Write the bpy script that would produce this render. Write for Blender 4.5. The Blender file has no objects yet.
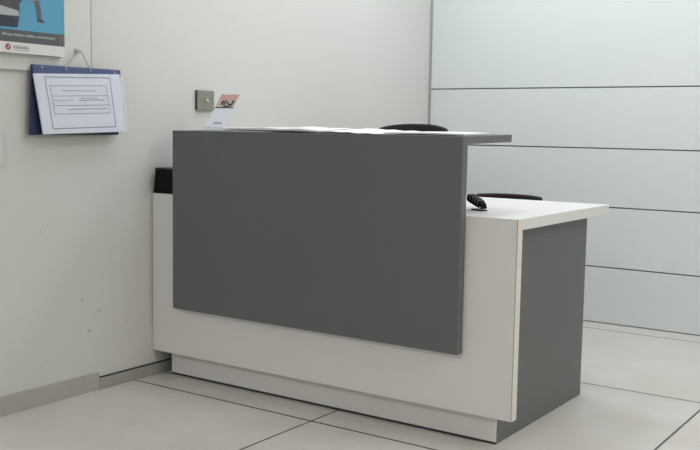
import bpy, bmesh, math, random
from mathutils import Vector, Matrix

C = bpy.context.scene.collection
S = bpy.context.scene
PI = math.pi
random.seed(7)

# ------------------------------------------------------------------ camera
cam_d = bpy.data.cameras.new('camera')
cam = bpy.data.objects.new('camera', cam_d)
C.objects.link(cam)
YAW, PITCH, ROLL = 0.6007, -0.1008, 0.0165
cam_d.sensor_width = 36.0
cam_d.lens = 952.6 * 36.0 / 700.0
cam_d.clip_start = 0.05
_r = Vector((math.cos(YAW), math.sin(YAW), 0))
_f = Vector((-math.sin(YAW), math.cos(YAW), 0))
_z = Vector((0, 0, 1))
_f2 = _f * math.cos(PITCH) + _z * math.sin(PITCH)
_u2 = -_f * math.sin(PITCH) + _z * math.cos(PITCH)
_r3 = _r * math.cos(ROLL) + _u2 * math.sin(ROLL)
_u3 = -_r * math.sin(ROLL) + _u2 * math.cos(ROLL)
m = Matrix((_r3, _u3, -_f2)).transposed().to_4x4()
m.translation = Vector((2.8417, -2.7247, 1.0222))
cam.matrix_world = m
S.camera = cam

# ------------------------------------------------------------------ world, light, exposure
w = bpy.data.worlds.new('world')
S.world = w
w.use_nodes = True
w.node_tree.nodes['Background'].inputs[0].default_value = (0.9, 0.95, 1.0, 1)
w.node_tree.nodes['Background'].inputs[1].default_value = 0.05
S.view_settings.view_transform = 'Standard'
S.view_settings.look = 'None'
S.view_settings.gamma = 1.0
S.view_settings.use_curve_mapping = False
S.view_settings.exposure = 0.10
S.cycles.use_denoising = True
S.cycles.max_bounces = 8
S.cycles.diffuse_bounces = 6

CEIL = 2.75
# ceiling panel lights: x, y, watts
LIGHTS = [(0.75, 1.4, 10.8), (0.75, 0.2, 6.8), (1.85, 1.4, 10), (1.85, 0.2, 8), (3.2, 0.2, 3.5), (5.1, -0.8, 62), (0.8, -4.3, 28), (2.2, -4.3, 17)]
LIGHT_COLOR = (0.955, 0.975, 1.03)
WARM = (1.0, 0.93, 0.85)
for i, (lx, ly, lw) in enumerate(LIGHTS):
    ld = bpy.data.lights.new('panel_lamp', 'AREA')
    ld.shape = 'SQUARE'
    ld.size = 0.56
    ld.energy = lw
    ld.color = WARM if lx > 4 else LIGHT_COLOR
    lo = bpy.data.objects.new('panel_lamp', ld)
    lo.location = (lx, ly, CEIL - 0.03)
    C.objects.link(lo)

# ------------------------------------------------------------------ helpers
def lin(r, g, b):
    f = lambda c: (c / 255 / 12.92) if c / 255 <= 0.04045 else ((c / 255 + 0.055) / 1.055) ** 2.4
    return (f(r), f(g), f(b), 1.0)

def mat(name, col, rough=0.5, metal=0.0, var=0.0, scale=8.0, bump=0.0, bscale=60.0, spec=0.5, coat=0.0, alpha=1.0, trans=0.0):
    m = bpy.data.materials.new(name)
    m.use_nodes = True
    nt = m.node_tree
    b = nt.nodes['Principled BSDF']
    b.inputs['Base Color'].default_value = col
    b.inputs['Roughness'].default_value = rough
    b.inputs['Metallic'].default_value = metal
    b.inputs['Specular IOR Level'].default_value = spec
    b.inputs['Coat Weight'].default_value = coat
    b.inputs['Coat Roughness'].default_value = 0.1
    b.inputs['Alpha'].default_value = alpha
    b.inputs['Transmission Weight'].default_value = trans
    tc = nt.nodes.new('ShaderNodeTexCoord')
    if var > 0:
        n = nt.nodes.new('ShaderNodeTexNoise')
        n.inputs['Scale'].default_value = scale
        n.inputs['Detail'].default_value = 5
        nt.links.new(tc.outputs['Object'], n.inputs['Vector'])
        mx = nt.nodes.new('ShaderNodeMix')
        mx.data_type = 'RGBA'
        mx.inputs[6].default_value = tuple(max(0, c * (1 - var)) for c in col[:3]) + (1,)
        mx.inputs[7].default_value = tuple(min(1, c * (1 + var)) for c in col[:3]) + (1,)
        nt.links.new(n.outputs['Fac'], mx.inputs[0])
        nt.links.new(mx.outputs[2], b.inputs['Base Color'])
    if bump > 0:
        n2 = nt.nodes.new('ShaderNodeTexNoise')
        n2.inputs['Scale'].default_value = bscale
        n2.inputs['Detail'].default_value = 3
        nt.links.new(tc.outputs['Object'], n2.inputs['Vector'])
        bp = nt.nodes.new('ShaderNodeBump')
        bp.inputs['Strength'].default_value = bump
        bp.inputs['Distance'].default_value = 0.004
        nt.links.new(n2.outputs['Fac'], bp.inputs['Height'])
        nt.links.new(bp.outputs['Normal'], b.inputs['Normal'])
    return m

def obj(name, bm, m, parent=None, smooth=False, bevel=0.0, segs=2, subsurf=0):
    bmesh.ops.recalc_face_normals(bm, faces=bm.faces[:])
    me = bpy.data.meshes.new(name)
    bm.to_mesh(me)
    bm.free()
    o = bpy.data.objects.new(name, me)
    C.objects.link(o)
    me.materials.append(m)
    if smooth:
        for p in me.polygons:
            p.use_smooth = True
    if bevel > 0:
        bv = o.modifiers.new('bevel', 'BEVEL')
        bv.width = bevel
        bv.segments = segs
        bv.limit_method = 'ANGLE'
    if subsurf:
        ss = o.modifiers.new('subsurf', 'SUBSURF')
        ss.levels = ss.render_levels = subsurf
    if parent:
        o.parent = parent
    return o

def tag(o, label, cat, group=None):
    o['label'] = label
    o['category'] = cat
    if group:
        o['group'] = group
    return o

def thing(name, label, cat, loc=(0, 0, 0), rz=0.0, group=None):
    o = bpy.data.objects.new(name, None)
    o.empty_display_size = 0.05
    C.objects.link(o)
    o.location = loc
    o.rotation_euler = (0, 0, rz)
    return tag(o, label, cat, group)

def struct(name, bm, m, parent=None, **k):
    o = obj(name, bm, m, parent, **k)
    if parent is None:
        o['kind'] = 'structure'
    return o

def box(x0, x1, y0, y1, z0, z1, bm=None):
    bm = bm or bmesh.new()
    vs = [bm.verts.new((x, y, z)) for z in (z0, z1) for y in (y0, y1) for x in (x0, x1)]
    for f in ((0, 1, 3, 2), (4, 6, 7, 5), (0, 4, 5, 1), (2, 3, 7, 6), (0, 2, 6, 4), (1, 5, 7, 3)):
        bm.faces.new([vs[i] for i in f])
    return bm

def prism(pts, axis, a, b, bm=None):
    """polygon pts (2-D) extruded along axis from a to b; for axis 0 pts are (y,z), 1 (x,z), 2 (x,y)"""
    bm = bm or bmesh.new()
    def P(p, t):
        q = list(p)
        q.insert(axis, t)
        return q
    lo = [bm.verts.new(P(p, a)) for p in pts]
    hi = [bm.verts.new(P(p, b)) for p in pts]
    n = len(pts)
    bm.faces.new(lo[::-1])
    bm.faces.new(hi)
    for i in range(n):
        bm.faces.new((lo[i], lo[(i + 1) % n], hi[(i + 1) % n], hi[i]))
    return bm

def tube(path, r, seg=10, bm=None):
    bm = bm or bmesh.new()
    path = [Vector(p) for p in path]
    rings = []
    for i, p in enumerate(path):
        t = (path[min(i + 1, len(path) - 1)] - path[max(i - 1, 0)]).normalized()
        a = Vector((0, 0, 1)) if abs(t.z) < 0.9 else Vector((1, 0, 0))
        u = t.cross(a).normalized()
        v = t.cross(u)
        rr = r[i] if isinstance(r, (list, tuple)) else r
        rings.append([bm.verts.new(p + (u * math.cos(2 * PI * k / seg) + v * math.sin(2 * PI * k / seg)) * rr) for k in range(seg)])
    for a, b in zip(rings, rings[1:]):
        for k in range(seg):
            bm.faces.new((a[k], a[(k + 1) % seg], b[(k + 1) % seg], b[k]))
    bm.faces.new(rings[0][::-1])
    bm.faces.new(rings[-1])
    return bm

def lathe(prof, seg=24, c=(0, 0, 0), bm=None):
    bm = bm or bmesh.new()
    rings = [[bm.verts.new((c[0] + r * math.cos(2 * PI * k / seg), c[1] + r * math.sin(2 * PI * k / seg), c[2] + z)) for k in range(seg)] for r, z in prof]
    for a, b in zip(rings, rings[1:]):
        for k in range(seg):
            bm.faces.new((a[k], a[(k + 1) % seg], b[(k + 1) % seg], b[k]))
    bm.faces.new(rings[0][::-1])
    bm.faces.new(rings[-1])
    return bm

def sheet(fn, nu, nv, th, bm=None):
    """a curved slab: fn(u,v)->point of its front; th a vector to its back"""
    bm = bm or bmesh.new()
    th = Vector(th)
    F = [[bm.verts.new(Vector(fn(i / nu, j / nv))) for j in range(nv + 1)] for i in range(nu + 1)]
    B = [[bm.verts.new(Vector(fn(i / nu, j / nv)) + th) for j in range(nv + 1)] for i in range(nu + 1)]
    for i in range(nu):
        for j in range(nv):
            bm.faces.new((F[i][j], F[i + 1][j], F[i + 1][j + 1], F[i][j + 1]))
            bm.faces.new((B[i][j], B[i][j + 1], B[i + 1][j + 1], B[i + 1][j]))
    for i in range(nu):
        bm.faces.new((F[i][0], B[i][0], B[i + 1][0], F[i + 1][0]))
        bm.faces.new((F[i][nv], F[i + 1][nv], B[i + 1][nv], B[i][nv]))
    for j in range(nv):
        bm.faces.new((F[0][j], F[0][j + 1], B[0][j + 1], B[0][j]))
        bm.faces.new((F[nu][j], B[nu][j], B[nu][j + 1], F[nu][j + 1]))
    return bm

def text_on_left_wall(name, txt, y, z, size, x, m, parent, shear=0.0, width=None):
    """flat lettering lying on a surface that faces +X (reads along +Y)"""
    cu = bpy.data.curves.new(name, 'FONT')
    cu.body = txt
    cu.size = size
    cu.shear = shear
    cu.extrude = 0.0003
    tmp = bpy.data.objects.new('tmp', cu)
    C.objects.link(tmp)
    bpy.context.view_layer.update()
    me = bpy.data.meshes.new_from_object(tmp.evaluated_get(bpy.context.evaluated_depsgraph_get()))
    bpy.data.objects.remove(tmp)
    xs = [v.co.x for v in me.vertices]
    k = width / (max(xs) - min(xs)) if width else 1.0
    for v in me.vertices:
        a, b, c = v.co
        v.co = (x + c, y + a * k, z + b)
    me.materials.clear()
    me.materials.append(m)
    o = bpy.data.objects.new(name, me)
    C.objects.link(o)
    o.parent = parent
    return o

# ------------------------------------------------------------------ materials
def wall_paint():
    m = mat('cream_wall_paint', (0.615, 0.62, 0.595, 1), rough=0.55, var=0.025, scale=1.5, bump=0.05, bscale=90)
    nt = m.node_tree
    b = nt.nodes['Principled BSDF']
    src = b.inputs['Base Color'].links[0].from_socket
    g = nt.nodes.new('ShaderNodeNewGeometry')
    # a few scuffs and specks on the paint: (y, z, radius)
    marks = [(-0.545, 0.635, 0.006), (-0.36, 0.36, 0.008), (-0.28, 0.305, 0.007), (-0.33, 0.235, 0.010), (-0.53, 0.16, 0.005), (-0.14, 0.25, 0.006)]
    cur = src
    nz = nt.nodes.new('ShaderNodeTexNoise')
    nz.inputs['Scale'].default_value = 120
    add = nt.nodes.new('ShaderNodeVectorMath')
    add.operation = 'MULTIPLY_ADD'
    add.inputs[1].default_value = (0.012, 0.012, 0.012)
    nt.links.new(g.outputs['Position'], nz.inputs['Vector'])
    nt.links.new(nz.outputs['Color'], add.inputs[0])
    nt.links.new(g.outputs['Position'], add.inputs[2])
    for (y, z, r) in marks:
        d = nt.nodes.new('ShaderNodeVectorMath')
        d.operation = 'DISTANCE'
        d.inputs[1].default_value = (0.006, y + 0.006, z + 0.006)
        nt.links.new(add.outputs[0], d.inputs[0])
        mr = nt.nodes.new('ShaderNodeMapRange')
        mr.inputs['From Min'].default_value = r * 0.5
        mr.inputs['From Max'].default_value = r
        mr.inputs['To Min'].default_value = 0.45
        mr.inputs['To Max'].default_value = 0.0
        nt.links.new(d.outputs['Value'], mr.inputs['Value'])
        mx = nt.nodes.new('ShaderNodeMix')
        mx.data_type = 'RGBA'
        mx.inputs[7].default_value = (0.12, 0.12, 0.12, 1)
        nt.links.new(mr.outputs[0], mx.inputs[0])
        nt.links.new(cur, mx.inputs[6])
        cur = mx.outputs[2]
    nt.links.new(cur, b.inputs['Base Color'])
    return m

def floor_mat():
    m = mat('vitrified_floor_tile', (0.56, 0.54, 0.485, 1), rough=0.38, spec=0.4)
    nt = m.node_tree
    b = nt.nodes['Principled BSDF']
    g = nt.nodes.new('ShaderNodeNewGeometry')
    sep = nt.nodes.new('ShaderNodeSeparateXYZ')
    nt.links.new(g.outputs['Position'], sep.inputs[0])
    def M(op, a, bb=None):
        n = nt.nodes.new('ShaderNodeMath')
        n.operation = op
        for i, v in enumerate((a, bb)):
            if v is None:
                continue
            if isinstance(v, (int, float)):
                n.inputs[i].default_value = v
            else:
                nt.links.new(v, n.inputs[i])
        return n.outputs[0]
    def joint(s, off, step, hw):
        t = M('DIVIDE', M('SUBTRACT', s, off), step)
        fr = M('FRACT', M('ADD', t, 0.5))
        return M('LESS_THAN', M('ABSOLUTE', M('SUBTRACT', fr, 0.5)), hw / step)
    jx = joint(sep.outputs[0], 0.8993, 1.0695, 0.0038)
    jy = joint(sep.outputs[1], -0.1103, 1.0884, 0.0050)
    j = M('MAXIMUM', jx, jy)
    n = nt.nodes.new('ShaderNodeTexNoise')
    n.inputs['Scale'].default_value = 2.2
    n.inputs['Detail'].default_value = 8
    n.inputs['Roughness'].default_value = 0.65
    nt.links.new(g.outputs['Position'], n.inputs['Vector'])
    cr = nt.nodes.new('ShaderNodeValToRGB')
    cr.color_ramp.elements[0].position = 0.3
    cr.color_ramp.elements[1].position = 0.75
    cr.color_ramp.elements[0].color = (0.515, 0.490, 0.450, 1)
    cr.color_ramp.elements[1].color = (0.61, 0.595, 0.56, 1)
    nt.links.new(n.outputs['Fac'], cr.inputs[0])
    mx = nt.nodes.new('ShaderNodeMix')
    mx.data_type = 'RGBA'
    nt.links.new(j, mx.inputs[0])
    nt.links.new(cr.outputs[0], mx.inputs[6])
    mx.inputs[7].default_value = (0.035, 0.033, 0.03, 1)
    nt.links.new(mx.outputs[2], b.inputs['Base Color'])
    return m

M_wall = wall_paint()
M_floor = floor_mat()
M_ceil = mat('ceiling_paint', (0.75, 0.75, 0.73, 1), rough=0.8, var=0.02)
M_glass = mat('back_painted_frosted_glass', (0.675, 0.725, 0.725, 1), rough=0.28, var=0.015, scale=1.2, spec=0.45)
M_alu = mat('aluminium_trim', (0.42, 0.43, 0.42, 1), rough=0.4, metal=0.6, var=0.04)
M_joint = mat('dark_joint_channel', (0.25, 0.255, 0.25, 1), rough=0.5, var=0.05)
M_skirt = mat('grey_stone_skirting', (0.40, 0.395, 0.365, 1), rough=0.4, var=0.05, scale=20)
M_skirt2 = mat('worn_grey_skirting', (0.34, 0.335, 0.31, 1), rough=0.4, var=0.08, scale=20)
M_dark = mat('dark_gap_and_box', (0.03, 0.03, 0.03, 1), rough=0.7, var=0.1)  # near-black for skirting gap, painted shade under the plinth, switch back box
M_white = mat('white_laminate', (0.715, 0.695, 0.675, 1), rough=0.42, var=0.02, scale=3, spec=0.4)
M_whitetop = mat('white_worktop_laminate', (0.72, 0.72, 0.70, 1), rough=0.35, var=0.015, scale=3)
M_edge = mat('white_edge_band', (0.74, 0.70, 0.66, 1), rough=0.45, var=0.02)
M_grey = mat('grey_laminate', (0.124, 0.131, 0.133, 1), rough=0.45, var=0.03, scale=4, bump=0.03, bscale=400, spec=0.4)
M_black = mat('matt_black_plastic', (0.006, 0.0065, 0.008, 1), rough=0.75, var=0.1, spec=0.15)
M_blackg = mat('satin_black_plastic', (0.014, 0.014, 0.015, 1), rough=0.35, var=0.1)
M_fabric = mat('black_chair_fabric', (0.02, 0.02, 0.022, 1), rough=0.9, var=0.25, scale=200, bump=0.3, bscale=500)
M_chrome = mat('chrome_metal', (0.6, 0.6, 0.6, 1), rough=0.2, metal=1.0, var=0.02)
M_paper = mat('white_paper', (0.80, 0.80, 0.79, 1), rough=0.7, var=0.02)

# ------------------------------------------------------------------ setting
RX, FY, BY = 6.0, -5.2, 2.2285
struct('floor', box(-0.12, RX + 0.12, FY - 0.12, BY + 0.15, -0.1, 0.0), M_floor)
struct('ceiling', box(-0.12, RX + 0.12, FY - 0.12, BY + 0.15, CEIL, CEIL + 0.1), M_ceil)
struct('wall_left', box(-0.12, 0.0, FY - 0.12, BY + 0.15, 0.0, CEIL), M_wall)
struct('wall_right', box(RX, RX + 0.12, FY - 0.12, BY + 0.15, 0.0, CEIL), M_wall)
struct('wall_front', box(0.0, RX, FY - 0.12, FY, 0.0, CEIL), M_wall)

# glass-clad partition behind the desk: dark channel wall with back-painted panes standing proud of it
wb = struct('wall_back', box(0.0, RX, BY + 0.012, BY + 0.15, 0.0, CEIL), M_joint)
zs = [0.001, 0.3042, 0.6274, 0.9397, 1.2621, 2.02, CEIL - 0.01]
G = 0.0035
for z0, z1 in zip(zs, zs[1:]):
    obj('glass_panel', box(0.0125, RX - 0.01, BY, BY + 0.012, z0 + G, z1 - G), M_glass, wb, bevel=0.001)
struct('trim_1', box(0.0, 0.012, BY - 0.006, BY + 0.012, 0.0, CEIL), M_alu, bevel=0.002)

# skirting: taller section, then a lower worn one running in behind the desk
bl = struct('baseboard_left', box(0.0, 0.010, FY, -0.290, 0.0, 0.069), M_skirt, bevel=0.0015)
sk = obj('low_section', box(0.0, 0.012, -0.290, BY - 0.006, 0.0, 0.044), M_skirt2, bl, bevel=0.0015)
obj('top_gap', box(0.0, 0.0065, -0.290, BY - 0.006, 0.044, 0.0485), M_dark, bl)

# ------------------------------------------------------------------ reception desk
desk = thing('reception_desk', 'white and grey L-profile reception desk with raised grey front counter', 'desk', (0.8, 0.4, 0))
def dpart(name, bm, m, bevel=0.0012, parent=None, label=None):
    o = obj(name, bm, m, None, bevel=bevel)
    for v in o.data.vertices:
        v.co -= Vector((0.8, 0.4, 0))
    o.parent = parent or desk
    if label:
        o['label'] = label
    return o
W, WS = 1.6067, 1.5307
dpart('front_panel', box(0.002, W, 0.0, 0.036, 0.1032, 0.750), M_white, label='white front panel')
dpart('edge_band', box(W, W + 0.001, 0.002, 0.036, 0.1032, 0.7495), M_edge, bevel=0)
dpart('edge_seam', box(W - 0.0016, W + 0.0003, -0.0003, 0.001, 0.1035, 0.7495), M_skirt2, bevel=0)
dpart('worktop', box(0.002, W + 0.001, 0.0365, 0.8241, 0.7139, 0.750), M_whitetop, label='white lower worktop')
dpart('side_panel', box(WS - 0.036, WS, 0.0575, 0.8042, 0.0, 0.7139), M_grey, label='dark grey right end panel')
dpart('side_panel', box(0.056, 0.092, 0.0575, 0.8042, 0.0, 0.7139), M_grey, label='dark grey left end panel')
kb = dpart('kick_board', box(0.056, WS, 0.0523, 0.0573, 0.008, 0.125), M_white, label='white recessed plinth')
dpart('floor_gap_shade', box(0.056, WS, 0.0535, 0.0573, 0.0, 0.008), M_dark, bevel=0)  # black strip painted in for the shade of the gap under the plinth
dpart('back_rail', box(0.092, WS - 0.036, 0.0573, 0.0753, 0.0, 0.7139), M_white)
dpart('fascia_panel', box(0.1510, 1.4259, -0.0358, -0.0005, 0.2998, 1.0040), M_grey, label='dark grey raised front panel')
dpart('counter_top', prism([(-0.0004, 0.9790), (0.3255, 0.9850), (0.3255, 1.0110), (-0.0004, 1.0040)], 0, 0.1510, 1.4259), M_grey, label='grey counter ledge on top')
for bx in (0.34, 0.98):
    dpart('counter_bracket', box(bx, bx + 0.018, 0.0, 0.27, 0.750, 0.9790), M_grey)

# ------------------------------------------------------------------ things on the desk
# black box in the gap between wall and grey fascia
bm = bmesh.new()
lo = [(0.0025, 0.004), (0.150, 0.004), (0.150, 0.105), (0.0025, 0.105)]
hi = [(0.0125, 0.006), (0.150, 0.006), (0.150, 0.100), (0.0125, 0.100)]
a = [bm.verts.new((x, y, 0.7502)) for x, y in lo]
b = [bm.verts.new((x, y, 0.846)) for x, y in hi]
bm.faces.new(a[::-1]); bm.faces.new(b)
for i in range(4):
    bm.faces.new((a[i], a[(i + 1) % 4], b[(i + 1) % 4], b[i]))
bx = thing('desk_box', 'small matt black box standing on the desk between wall and grey counter', 'box', (0.078, 0.058, 0.75))
o = obj('body', bm, M_black, None, bevel=0.003)
o.data.transform(Matrix.Translation((-0.078, -0.058, -0.75)))
o.parent = bx
o = obj('lid', box(0.011, 0.151, 0.004, 0.102, 0.846, 0.853), M_blackg, None, bevel=0.002)
o.data.transform(Matrix.Translation((-0.078, -0.058, -0.75)))
o.parent = bx

# slanted acrylic card stand
M_acr = mat('clear_acrylic', (0.85, 0.9, 0.95, 1), rough=0.08, alpha=0.30, var=0.02)
M_card = mat('pale_card', (0.66, 0.69, 0.76, 1), rough=0.4, var=0.03)
M_red = mat('card_pink_header', (0.56, 0.28, 0.265, 1), rough=0.4, var=0.08)
M_photo = mat('card_photo', (0.48, 0.38, 0.33, 1), rough=0.4, var=0.35, scale=60)
M_ink = mat('dark_ink', (0.05, 0.05, 0.055, 1), rough=0.6, var=0.1)
M_inkl = mat('grey_ink', (0.25, 0.26, 0.30, 1), rough=0.6, var=0.1)
cs = thing('card_stand', 'slanted clear card stand with pink topped leaflet on the counter ledge', 'sign', (0.281, 0.006, 1.0058), math.radians(8))
LEAN = math.atan2(0.124, 0.147)
def on_card(u0, u1, v0, v1, off, th=0.0006):
    """a flat piece on the slanted face; u across, v up the slope"""
    bm = bmesh.new()
    up = Vector((0, math.sin(LEAN), math.cos(LEAN)))
    nn = Vector((0, -math.cos(LEAN), math.sin(LEAN)))
    ps = []
    for d in (off, off + th):
        for (u, v) in ((u0, v0), (u1, v0), (u1, v1), (u0, v1)):
            ps.append(bm.verts.new(Vector((u, 0, 0.003)) + up * v + nn * d))
    bm.faces.new(ps[:4][::-1]); bm.faces.new(ps[4:])
    for i in range(4):
        bm.faces.new((ps[i], ps[(i + 1) % 4], ps[4 + (i + 1) % 4], ps[4 + i]))
    return bm
obj('acrylic_back', on_card(-0.001, 0.086, 0.0, 0.182, -0.0025, 0.002), M_acr, cs)
obj('acrylic_base', box(-0.001, 0.086, 0.0, 0.10, 0.0012, 0.0035), M_acr, cs)
obj('acrylic_lip', box(-0.001, 0.086, -0.004, -0.002, 0.0, 0.014), M_acr, cs)
card = obj('leaflet', on_card(0.0, 0.085, 0.012, 0.181, 0.0), M_card, cs)
obj('pink_header', on_card(0.0, 0.085, 0.157, 0.181, 0.0007, 0.0003), M_red, card)
obj('photo_panel', on_card(0.0, 0.085, 0.114, 0.157, 0.0007, 0.0003), M_photo, card)
obj('black_rule', on_card(0.0, 0.085, 0.110, 0.1155, 0.0011, 0.0003), M_ink, card)
bm = bmesh.new()
for (u0, u1, v0, v1) in ((0.018, 0.030, 0.128, 0.150), (0.032, 0.040, 0.124, 0.152), (0.044, 0.052, 0.131, 0.146), (0.054, 0.073, 0.120, 0.134), (0.066, 0.077, 0.134, 0.150), (0.036, 0.060, 0.116, 0.123)):
    t = on_card(u0, u1, v0, v1, 0.0011, 0.0003)
    me = bpy.data.meshes.new('t'); t.to_mesh(me); t.free(); bm.from_mesh(me); bpy.data.meshes.remove(me)
obj('photo_figures', bm, M_ink, card)
bm = bmesh.new()
for (u0, u1) in ((0.030, 0.036), (0.038, 0.043), (0.045, 0.052), (0.054, 0.058), (0.060, 0.066)):
    t = on_card(u0, u1, 0.030, 0.038, 0.0011, 0.0003)
    me = bpy.data.meshes.new('t'); t.to_mesh(me); t.free(); bm.from_mesh(me); bpy.data.meshes.remove(me)
obj('caption', bm, M_inkl, card)

# loose papers on the counter ledge
def paper(name, label, x, y, rz, lx, ly, fn, z, n=1, mat_=None, group='papers on the counter ledge'):
    def f(u, v):
        return ((u - 0.5) * lx, (v - 0.5) * ly, fn(u, v))
    o = obj(name, sheet(f, 24, 10, (0, 0, -0.0006 * n)), mat_ or M_paper, None, smooth=False)
    o.location = (x, y, z)
    o.rotation_euler = (0, 0, rz)
    return tag(o, label, 'paper', group)
TOP = 1.0046
LEDGE = math.atan2(0.007, 0.326)
def ledge_paper(name, label, x, y, rz, lx, ly, fn, n=1):
    o = paper(name, label, x, y, rz, lx, ly, fn, TOP + 0.0215 * y, n)
    o.rotation_euler = (LEDGE, 0, rz)
ledge_paper('paper_stack', 'flat white paper stack at the right end of the counter ledge', 1.245, 0.125, 0.03, 0.30, 0.21,
            lambda u, v: 0.006 + 0.002 * math.sin(PI * u), n=8)
ledge_paper('paper_sheet', 'curling white sheet left of the flat paper stack, before the chair back', 0.955, 0.15, -0.03, 0.235, 0.297,
            lambda u, v: 0.001 + 0.008 * (1 - u) ** 1.5 + 0.006 * max(0, v - 0.3) + 0.002 * math.sin(9 * u) ** 2)
ledge_paper('paper_stack', 'thick wavy white paper pile in the middle of the counter ledge', 0.67, 0.13, 0.03, 0.297, 0.24,
            lambda u, v: 0.0120 + 0.006 * math.sin(PI * min(1, u * 0.75 + 0.15)) * (0.5 + 0.5 * v) - 0.003 * u + 0.0015 * math.sin(11 * u + 4 * v), n=10)
ledge_paper('paper_stack', 'low white paper pile right behind the slanted card stand', 0.365, 0.235, -0.02, 0.29, 0.15,
            lambda u, v: 0.0065 + 0.006 * u + 0.002 * math.sin(PI * v), n=8)

# small black stapler on the low worktop
st = thing('stapler', 'small black ridged stapler lying on the white worktop beside the counter', 'stapler', (1.3895, 0.200, 0.7502), math.radians(152))
obj('base', box(-0.004, 0.060, -0.013, 0.013, 0.0, 0.005), M_blackg, st, bevel=0.002)
arm = obj('arm', prism([(-0.002, 0.009), (0.008, 0.0065), (0.084, 0.027), (0.090, 0.038), (0.084, 0.052), (0.072, 0.054), (0.020, 0.036), (0.002, 0.024)], 1, -0.013, 0.013), M_black, st, bevel=0.004)
M_ridge = mat('grey_ridge_plastic', (0.22, 0.235, 0.235, 1), rough=0.4, var=0.1)
for k in range(4):
    t = 0.018 + k * 0.015
    zt = 0.0345 + (t - 0.020) * 0.345
    obj('grip_ridge', box(t, t + 0.005, -0.0134, 0.0134, zt - 0.014, zt + 0.0035), M_ridge, arm, bevel=0.001)
obj('hinge_pin', tube([(0.005, -0.015, 0.012), (0.005, 0.015, 0.012)], 0.004, 10), M_chrome, st)

# ------------------------------------------------------------------ wall panel, poster, folder, switch
M_panel = mat('off_white_board', (0.63, 0.64, 0.615, 1), rough=0.35, var=0.02, scale=2)
M_rail = mat('pale_rail', (0.55, 0.555, 0.535, 1), rough=0.4, var=0.03)
nb = thing('notice_board', 'off-white board fixed to the left wall carrying the blue poster', 'board', (0, -0.8, 1.205))
o = obj('board', box(0.0, 0.012, -1.30, -0.316, 1.2075, 2.1), M_panel, None, bevel=0.001)
o.data.transform(Matrix.Translation((0, 0.8, -1.205))); o.parent = nb
o = obj('edge_trim', box(0.0, 0.0128, -0.3158, -0.3128, 1.2075, 2.1), M_alu, None)
o.data.transform(Matrix.Translation((0, 0.8, -1.205))); o.parent = nb
o = obj('bottom_rail', box(0.0, 0.0135, -1.30, -0.3165, 1.205, 1.2075), M_rail, None)
o.data.transform(Matrix.Translation((0, 0.8, -1.205))); o.parent = nb

PX = 0.0125
po = thing('wall_poster', 'blue safety poster with walking legs and a car on the board', 'poster', (PX + 0.02, -0.766, 1.2585))
def ppart(name, polys, m, layer, parent=po, smooth=False):
    bm = bmesh.new()
    for p in polys:
        prism(p, 0, PX + layer * 0.0004, PX + layer * 0.0004 + 0.0004, bm)
    o = obj(name, bm, m, None)
    o.data.transform(Matrix.Translation((-PX, 0.75, -1.26)))
    o.parent = parent
    return o
rect = lambda y0, y1, z0, z1: [(y0, z0), (y1, z0), (y1, z1), (y0, z1)]
M_pw = mat('poster_white', (0.69, 0.69, 0.68, 1), rough=0.35, var=0.02)
M_pb = mat('poster_blue', (0.10, 0.33, 0.50, 1), rough=0.35, var=0.10, scale=7)
M_pg = mat('poster_grey_strip', (0.095, 0.105, 0.115, 1), rough=0.35, var=0.05)
M_pbrown = mat('poster_brown_strip', (0.20, 0.155, 0.12, 1), rough=0.4, var=0.1)
M_car = mat('poster_car_dark', (0.07, 0.075, 0.085, 1), rough=0.4, var=0.35, scale=25)
M_carl = mat('poster_car_silver', (0.42, 0.45, 0.45, 1), rough=0.4, var=0.15, scale=10)
M_card_ = mat('poster_car_tyre', (0.035, 0.045, 0.065, 1), rough=0.4, var=0.2, scale=20)
M_skin = mat('poster_skin', (0.42, 0.20, 0.14, 1), rough=0.4, var=0.15, scale=60)
M_boot = mat('poster_boot', (0.10, 0.115, 0.13, 1), rough=0.4, var=0.25, scale=80)
M_logo = mat('poster_logo_red', (0.28, 0.05, 0.06, 1), rough=0.4, var=0.1)
M_lt = mat('poster_pale_letters', (0.55, 0.58, 0.60, 1), rough=0.4, var=0.05)
M_dk = mat('poster_dark_letters', (0.08, 0.08, 0.09, 1), rough=0.4, var=0.05)
o = obj('backing_board', box(-0.0198, 0.0, -0.37, 0.312, 0.002, 0.54), M_rail, po, bevel=0.001)
ppart('paper', [rect(-1.12, -0.438, 1.262, 1.80)], M_pw, 0)
ppart('picture', [rect(-1.12, -0.438, 1.340, 1.76)], M_pb, 1)
gs = ppart('grey_strip', [rect(-1.12, -0.438, 1.2985, 1.340)], M_pg, 1)
ppart('brown_strip', [rect(-0.460, -0.453, 1.2985, 1.343), rect(-0.447, -0.441, 1.2985, 1.343)], M_pbrown, 2)
ppart('car_body', [[(-1.12, 1.345), (-0.70, 1.347), (-0.645, 1.352), (-0.628, 1.375), (-0.625, 1.43), (-0.60, 1.455), (-0.60, 1.55), (-0.68, 1.60), (-1.12, 1.62)]], M_car, 2)
ppart('car_bumper', [[(-1.12, 1.415), (-0.70, 1.416), (-0.632, 1.405), (-0.628, 1.388), (-0.67, 1.386), (-1.12, 1.388)]], M_carl, 3)
ppart('car_tyre', [[(-1.12, 1.345), (-0.635, 1.348), (-0.630, 1.375), (-0.68, 1.384), (-1.12, 1.382)]], M_card_, 3)
ppart('far_leg', [[(-0.592, 1.50), (-0.556, 1.50), (-0.552, 1.46), (-0.558, 1.44), (-0.574, 1.445), (-0.588, 1.46)]], M_skin, 3)
ppart('lower_leg', [[(-0.566, 1.446), (-0.548, 1.450), (-0.541, 1.428), (-0.537, 1.400), (-0.539, 1.386), (-0.553, 1.386), (-0.557, 1.41)]], M_boot, 4)
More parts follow.
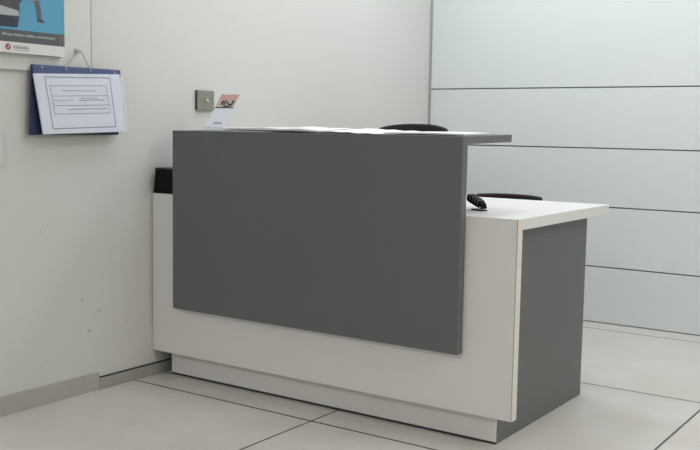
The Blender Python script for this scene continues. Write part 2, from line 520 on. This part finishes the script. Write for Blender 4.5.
ppart('shoe', [[(-0.554, 1.387), (-0.539, 1.388), (-0.528, 1.380), (-0.524, 1.374), (-0.553, 1.375)]], M_car, 5)
ppart('shorts', [[(-0.600, 1.50), (-0.548, 1.50), (-0.545, 1.58), (-0.605, 1.58)]], M_boot, 5)
ppart('torso', [[(-0.605, 1.58), (-0.545, 1.58), (-0.542, 1.68), (-0.56, 1.69), (-0.592, 1.69), (-0.61, 1.67)]], M_logo, 5)
ppart('logo_disc', [[(-0.674 + 0.0105 * math.cos(t * PI / 8), 1.281 + 0.0105 * math.sin(t * PI / 8)) for t in range(16)]], M_logo, 2)
ppart('logo_mark', [[(-0.679, 1.278), (-0.675, 1.2765), (-0.668, 1.284), (-0.670, 1.287), (-0.675, 1.281)]], M_pw, 3)
ppart('logo_underline', [rect(-0.653, -0.588, 1.2712, 1.2719)], M_dk, 2)
def ptext(name, txt, y, z, size, layer, m, shear, width):
    o = text_on_left_wall(name, txt, y, z, size, PX + layer * 0.0004 + 0.0003, m, None, shear, width)
    o.data.transform(Matrix.Translation((-PX, 0.75, -1.26)))
    o.parent = po
ptext('slogan_lettering', 'Always believe safety commitment', -0.700, 1.3195, 0.0135, 2, M_lt, 0.3, 0.222)
ptext('logo_lettering', 'KINARA', -0.653, 1.2765, 0.0150, 1, M_dk, 0.0, 0.062)

# hook on the board and the folder hanging from it
hk = thing('wall_hook', 'small metal hook above the hanging blue folder', 'hook', (0.012, -0.385, 1.287))
obj('plate', box(0.0002, 0.003, -0.010, 0.010, -0.008, 0.010), M_alu, hk, bevel=0.001)
obj('hook_arm', tube([(0.003, 0, 0.0), (0.012, 0, -0.004), (0.019, 0, -0.003), (0.022, 0, 0.006)], 0.0022, 8), M_chrome, hk)

M_blue = mat('navy_folder_board', (0.016, 0.027, 0.085, 1), rough=0.45, var=0.12, scale=15)
M_blue2 = mat('blue_folder_flap', (0.065, 0.10, 0.215, 1), rough=0.35, var=0.25, scale=45)
M_sheet = mat('cool_white_form', (0.70, 0.74, 0.84, 1), rough=0.45, var=0.02)
M_sleeve = mat('clear_plastic_sleeve', (0.86, 0.89, 0.95, 1), rough=0.10, alpha=0.15, var=0.02, bump=0.4, bscale=38)
M_line = mat('form_ruling', (0.13, 0.14, 0.17, 1), rough=0.6, var=0.1)
FO = Vector((0.014, -0.39, 1.215))
fd = thing('hanging_folder', 'navy folder holding a sleeved form, hanging from the wall hook', 'folder', FO)
def fpart(name, bm, m, parent=None, **k):
    o = obj(name, bm, m, None, **k)
    o.data.transform(Matrix.Translation(-FO))
    o.parent = parent or fd
    return o
fpart('back_cover', prism([(-0.604, 0.982), (-0.198, 0.984), (-0.192, 1.231), (-0.590, 1.228)], 0, 0.020, 0.026), M_blue, bevel=0.001)
fpart('top_flap', prism([(-0.588, 1.192), (-0.192, 1.205), (-0.193, 1.230), (-0.591, 1.227)], 0, 0.0262, 0.034), M_blue2, bevel=0.002)
for yy in (-0.555, -0.452, -0.340, -0.225):
    fpart('eyelet_and_glint', tube([(0.033, yy, 1.219), (0.0365, yy, 1.219)], 0.004, 12), M_chrome)  # outer two are added studs standing in for glints on the plastic
fpart('cord', tube([(0.0375, -0.452, 1.219), (0.0350, -0.451, 1.224), (0.030, -0.394, 1.284), (0.031, -0.385, 1.2885), (0.030, -0.376, 1.284), (0.0350, -0.341, 1.224), (0.0375, -0.340, 1.219)], 0.0019, 6), mat('grey_cord', (0.36, 0.36, 0.36, 1), rough=0.7, var=0.05))
# the form: quad with a curl, corners in (y,z)
Q = [(-0.594, 1.195), (-0.205, 1.213), (-0.187, 0.997), (-0.562, 0.985)]   # TL TR BR BL
def quad(u, v):
    tl, tr, br, bl_ = [Vector(p) for p in Q]
    a = tl.lerp(tr, u); c = bl_.lerp(br, u)
    return c.lerp(a, v)
def xo(u, v):
    return 0.040 + 0.008 * (1 - v) + 0.003 * math.sin(PI * u)
def on_form(u, v, d=0.0):
    p = quad(u, v)
    return (xo(u, v) + d, p.x, p.y)
form = fpart('form_sheet', sheet(lambda u, v: on_form(u, v), 20, 12, (-0.006, 0, 0)), M_sheet, smooth=False)
def sl(u, v):
    p = quad(-0.004 + u * 1.055, -0.008 + v * 1.012)
    return (xo(u, v) + 0.0035 + 0.0012 * math.sin(17 * u + 3 * v) * math.sin(9 * v), p.x, p.y)
fpart('plastic_sleeve', sheet(sl, 28, 16, (-0.0006, 0, 0)), M_sleeve, smooth=True)
def fl(bm, pts, th):
    """a ruling through points given in sheet u,v"""
    for (u0, v0), (u1, v1) in zip(pts, pts[1:]):
        n = 6
        for k in range(n):
            a = (u0 + (u1 - u0) * k / n, v0 + (v1 - v0) * k / n)
            b_ = (u0 + (u1 - u0) * (k + 1) / n, v0 + (v1 - v0) * (k + 1) / n)
            A, B = Vector(on_form(*a, 0.0008)), Vector(on_form(*b_, 0.0008))
            t = (B - A).normalized()
            nn = Vector((1, 0, 0)).cross(t).normalized() * th / 2
            bm.faces.new([bm.verts.new(q) for q in (A - nn, B - nn, B + nn, A + nn)])
bm = bmesh.new()
fl(bm, [(0.11, 0.945), (0.87, 0.935), (0.885, 0.09), (0.115, 0.085), (0.11, 0.945)], 0.0035)
fl(bm, [(0.15, 0.80), (0.81, 0.80), (0.83, 0.33), (0.16, 0.33), (0.15, 0.80)], 0.0022)
fl(bm, [(0.16, 0.63), (0.82, 0.63)], 0.0018)
fl(bm, [(0.16, 0.47), (0.82, 0.47)], 0.0022)
fpart('ruled_boxes', bm, M_line, form)
bm = bmesh.new()
def scribble(u0, u1, v, th, amp, seed):
    rnd = random.Random(seed)
    pts, u = [], u0
    while u < u1:
        pts.append((u, v + rnd.uniform(-amp, amp)))
        u += 0.012
    fl(bm, pts, th)
scribble(0.28, 0.68, 0.715, 0.0022, 0.006, 1)
scribble(0.17, 0.40, 0.555, 0.0016, 0.006, 2)
scribble(0.46, 0.78, 0.555, 0.0028, 0.010, 3)
scribble(0.48, 0.70, 0.590, 0.0020, 0.008, 6)
scribble(0.32, 0.80, 0.405, 0.0028, 0.008, 4)
fpart('form_writing', bm, M_line, form)

# paper notice at the photo's left edge
M_not = mat('pale_green_sheet', (0.56, 0.60, 0.57, 1), rough=0.3, var=0.03)
no = thing('wall_notice', 'pale greenish notice sheet low on the left wall, cut by the frame', 'notice', (0.0, -0.80, 0.872))
obj('backing', prism([(-0.14, 0.0), (0.118, 0.0), (0.124, 0.010), (0.118, 0.125), (-0.14, 0.125)], 0, 0.0004, 0.003), M_not, no)
obj('paper', box(0.003, 0.0036, -0.13, 0.096, 0.012, 0.115), M_pw, no)

# socket / switch plate
M_plate = mat('bronze_grey_switch_plate', (0.27, 0.265, 0.22, 1), rough=0.38, metal=0.35, var=0.05, scale=30)
sp = thing('switch_plate', 'square bronze grey switch plate on the wall above the counter', 'switch', (0.0, 0.306, 1.134))
obj('back_box', box(0.0002, 0.008, -0.057, 0.044, -0.042, 0.039), M_dark, sp, bevel=0.001)
obj('face_plate', box(0.008, 0.014, -0.056, 0.046, -0.044, 0.040), M_plate, sp, bevel=0.002)
obj('key_switch', tube([(0.014, -0.004, 0.0), (0.017, -0.004, 0.0)], 0.007, 16), M_chrome, sp)
obj('toggle', tube([(0.016, -0.004, 0.002), (0.026, -0.005, -0.006)], [0.0030, 0.0045], 10), M_pw, sp)

# ------------------------------------------------------------------ chairs behind the desk
def star_base(t, z_hub, R):
    hub = obj('hub', lathe([(0.045, 0.065), (0.05, 0.09), (0.038, 0.115)], 20), M_blackg, t)
    for k in range(5):
        a = 2 * PI * k / 5 + 0.3
        c, s = math.cos(a), math.sin(a)
        lg = obj('leg', tube([(0.035 * c, 0.035 * s, 0.09), (0.6 * R * c, 0.6 * R * s, 0.078), (R * c, R * s, 0.066)], [0.022, 0.018, 0.014], 10), M_blackg, t)
        cx, cy = R * c, R * s
        bm = tube([(cx - 0.020 * s, cy + 0.020 * c, 0.0255), (cx - 0.006 * s, cy + 0.006 * c, 0.0255)], 0.0255, 16)
        tube([(cx + 0.006 * s, cy - 0.006 * c, 0.0255), (cx + 0.020 * s, cy - 0.020 * c, 0.0255)], 0.0255, 16, bm)
        tube([(cx, cy, 0.025), (cx, cy, 0.062)], 0.006, 8, bm)
        obj('caster', bm, M_black, lg)
    obj('gas_column', lathe([(0.028, 0.10), (0.028, 0.22), (0.018, 0.225), (0.018, z_hub)], 20), M_chrome, t)

def office_chair(label, loc, seat_z, top_z, wid, back_y, group, crown, z_low):
    t = thing('office_chair', label, 'chair', loc, 0.0, group)
    star_base(t, seat_z - 0.06, 0.25)
    sh = 0.225
    # seat faces -Y; rounded front
    pts = []
    for k in range(40):
        a = 2 * PI * k / 40
        cx, sx = math.cos(a), math.sin(a)
        pts.append((sh * math.copysign(abs(cx) ** 0.5, cx), 0.215 * math.copysign(abs(sx) ** 0.5, sx)))
    obj('seat', prism(pts, 2, seat_z - 0.06, seat_z), M_fabric, t, bevel=0.02, segs=3, smooth=True)
    obj('mechanism', box(-0.07, 0.07, -0.10, 0.12, seat_z - 0.10, seat_z - 0.055), M_blackg, t, bevel=0.008)
    # back: curved slab with a crowned, rounded top edge
    h = top_z - z_low
    def f(u, v):
        x = (u - 0.5) * 2
        bow = 0.05 * (1 - x * x)
        edge = crown * abs(x) ** 2.6
        return (x * wid / 2 * (1 - 0.10 * (1 - v)), back_y - 0.05 + bow + 0.03 * math.sin(PI * v * 0.9), z_low + v * (h - edge) + 0.35 * edge * (1 - v))
    obj('backrest', sheet(f, 28, 16, (0, 0.032, 0)), M_fabric, t, bevel=0.010, segs=3, smooth=True)
    obj('back_post', tube([(0, 0.08, seat_z - 0.08), (0, back_y + 0.055, seat_z - 0.06), (0, back_y + 0.062, seat_z + 0.05), (0, back_y + 0.058, z_low + 0.12)], [0.016, 0.018, 0.018, 0.014], 12), M_blackg, t)
    return t
office_chair('black office chair with the tall rounded back showing above the counter ledge', (0.368, 1.20, 0), 0.47, 1.0520, 0.400, 0.25, None, 0.024, 0.55)
office_chair('low black office chair whose back shows above the white worktop', (0.995, 1.00, 0), 0.42, 0.7375, 0.325, 0.26, None, 0.005, 0.47)

# ------------------------------------------------------------------ ceiling light fittings
M_diff = bpy.data.materials.new('lit_diffuser')
M_diff.use_nodes = True
_b = M_diff.node_tree.nodes['Principled BSDF']
_b.inputs['Base Color'].default_value = (0.9, 0.9, 0.88, 1)
_b.inputs['Emission Color'].default_value = LIGHT_COLOR + (1,)
_b.inputs['Emission Strength'].default_value = 1.5
for i, (lx, ly, lw) in enumerate(LIGHTS):
    t = thing('ceiling_light', 'square flush ceiling light panel out of the picture above', 'ceiling light', (lx, ly, CEIL), 0, 'ceiling light panels')
    bm = bmesh.new()
    for (x0, x1, y0, y1) in ((-0.3, 0.3, -0.3, -0.285), (-0.3, 0.3, 0.285, 0.3), (-0.3, -0.285, -0.285, 0.285), (0.285, 0.3, -0.285, 0.285)):
        box(x0, x1, y0, y1, -0.022, 0.0, bm)
    obj('frame', bm, M_alu, t)
    obj('diffuser', box(-0.285, 0.285, -0.285, 0.285, -0.018, 0.0), M_diff, t)
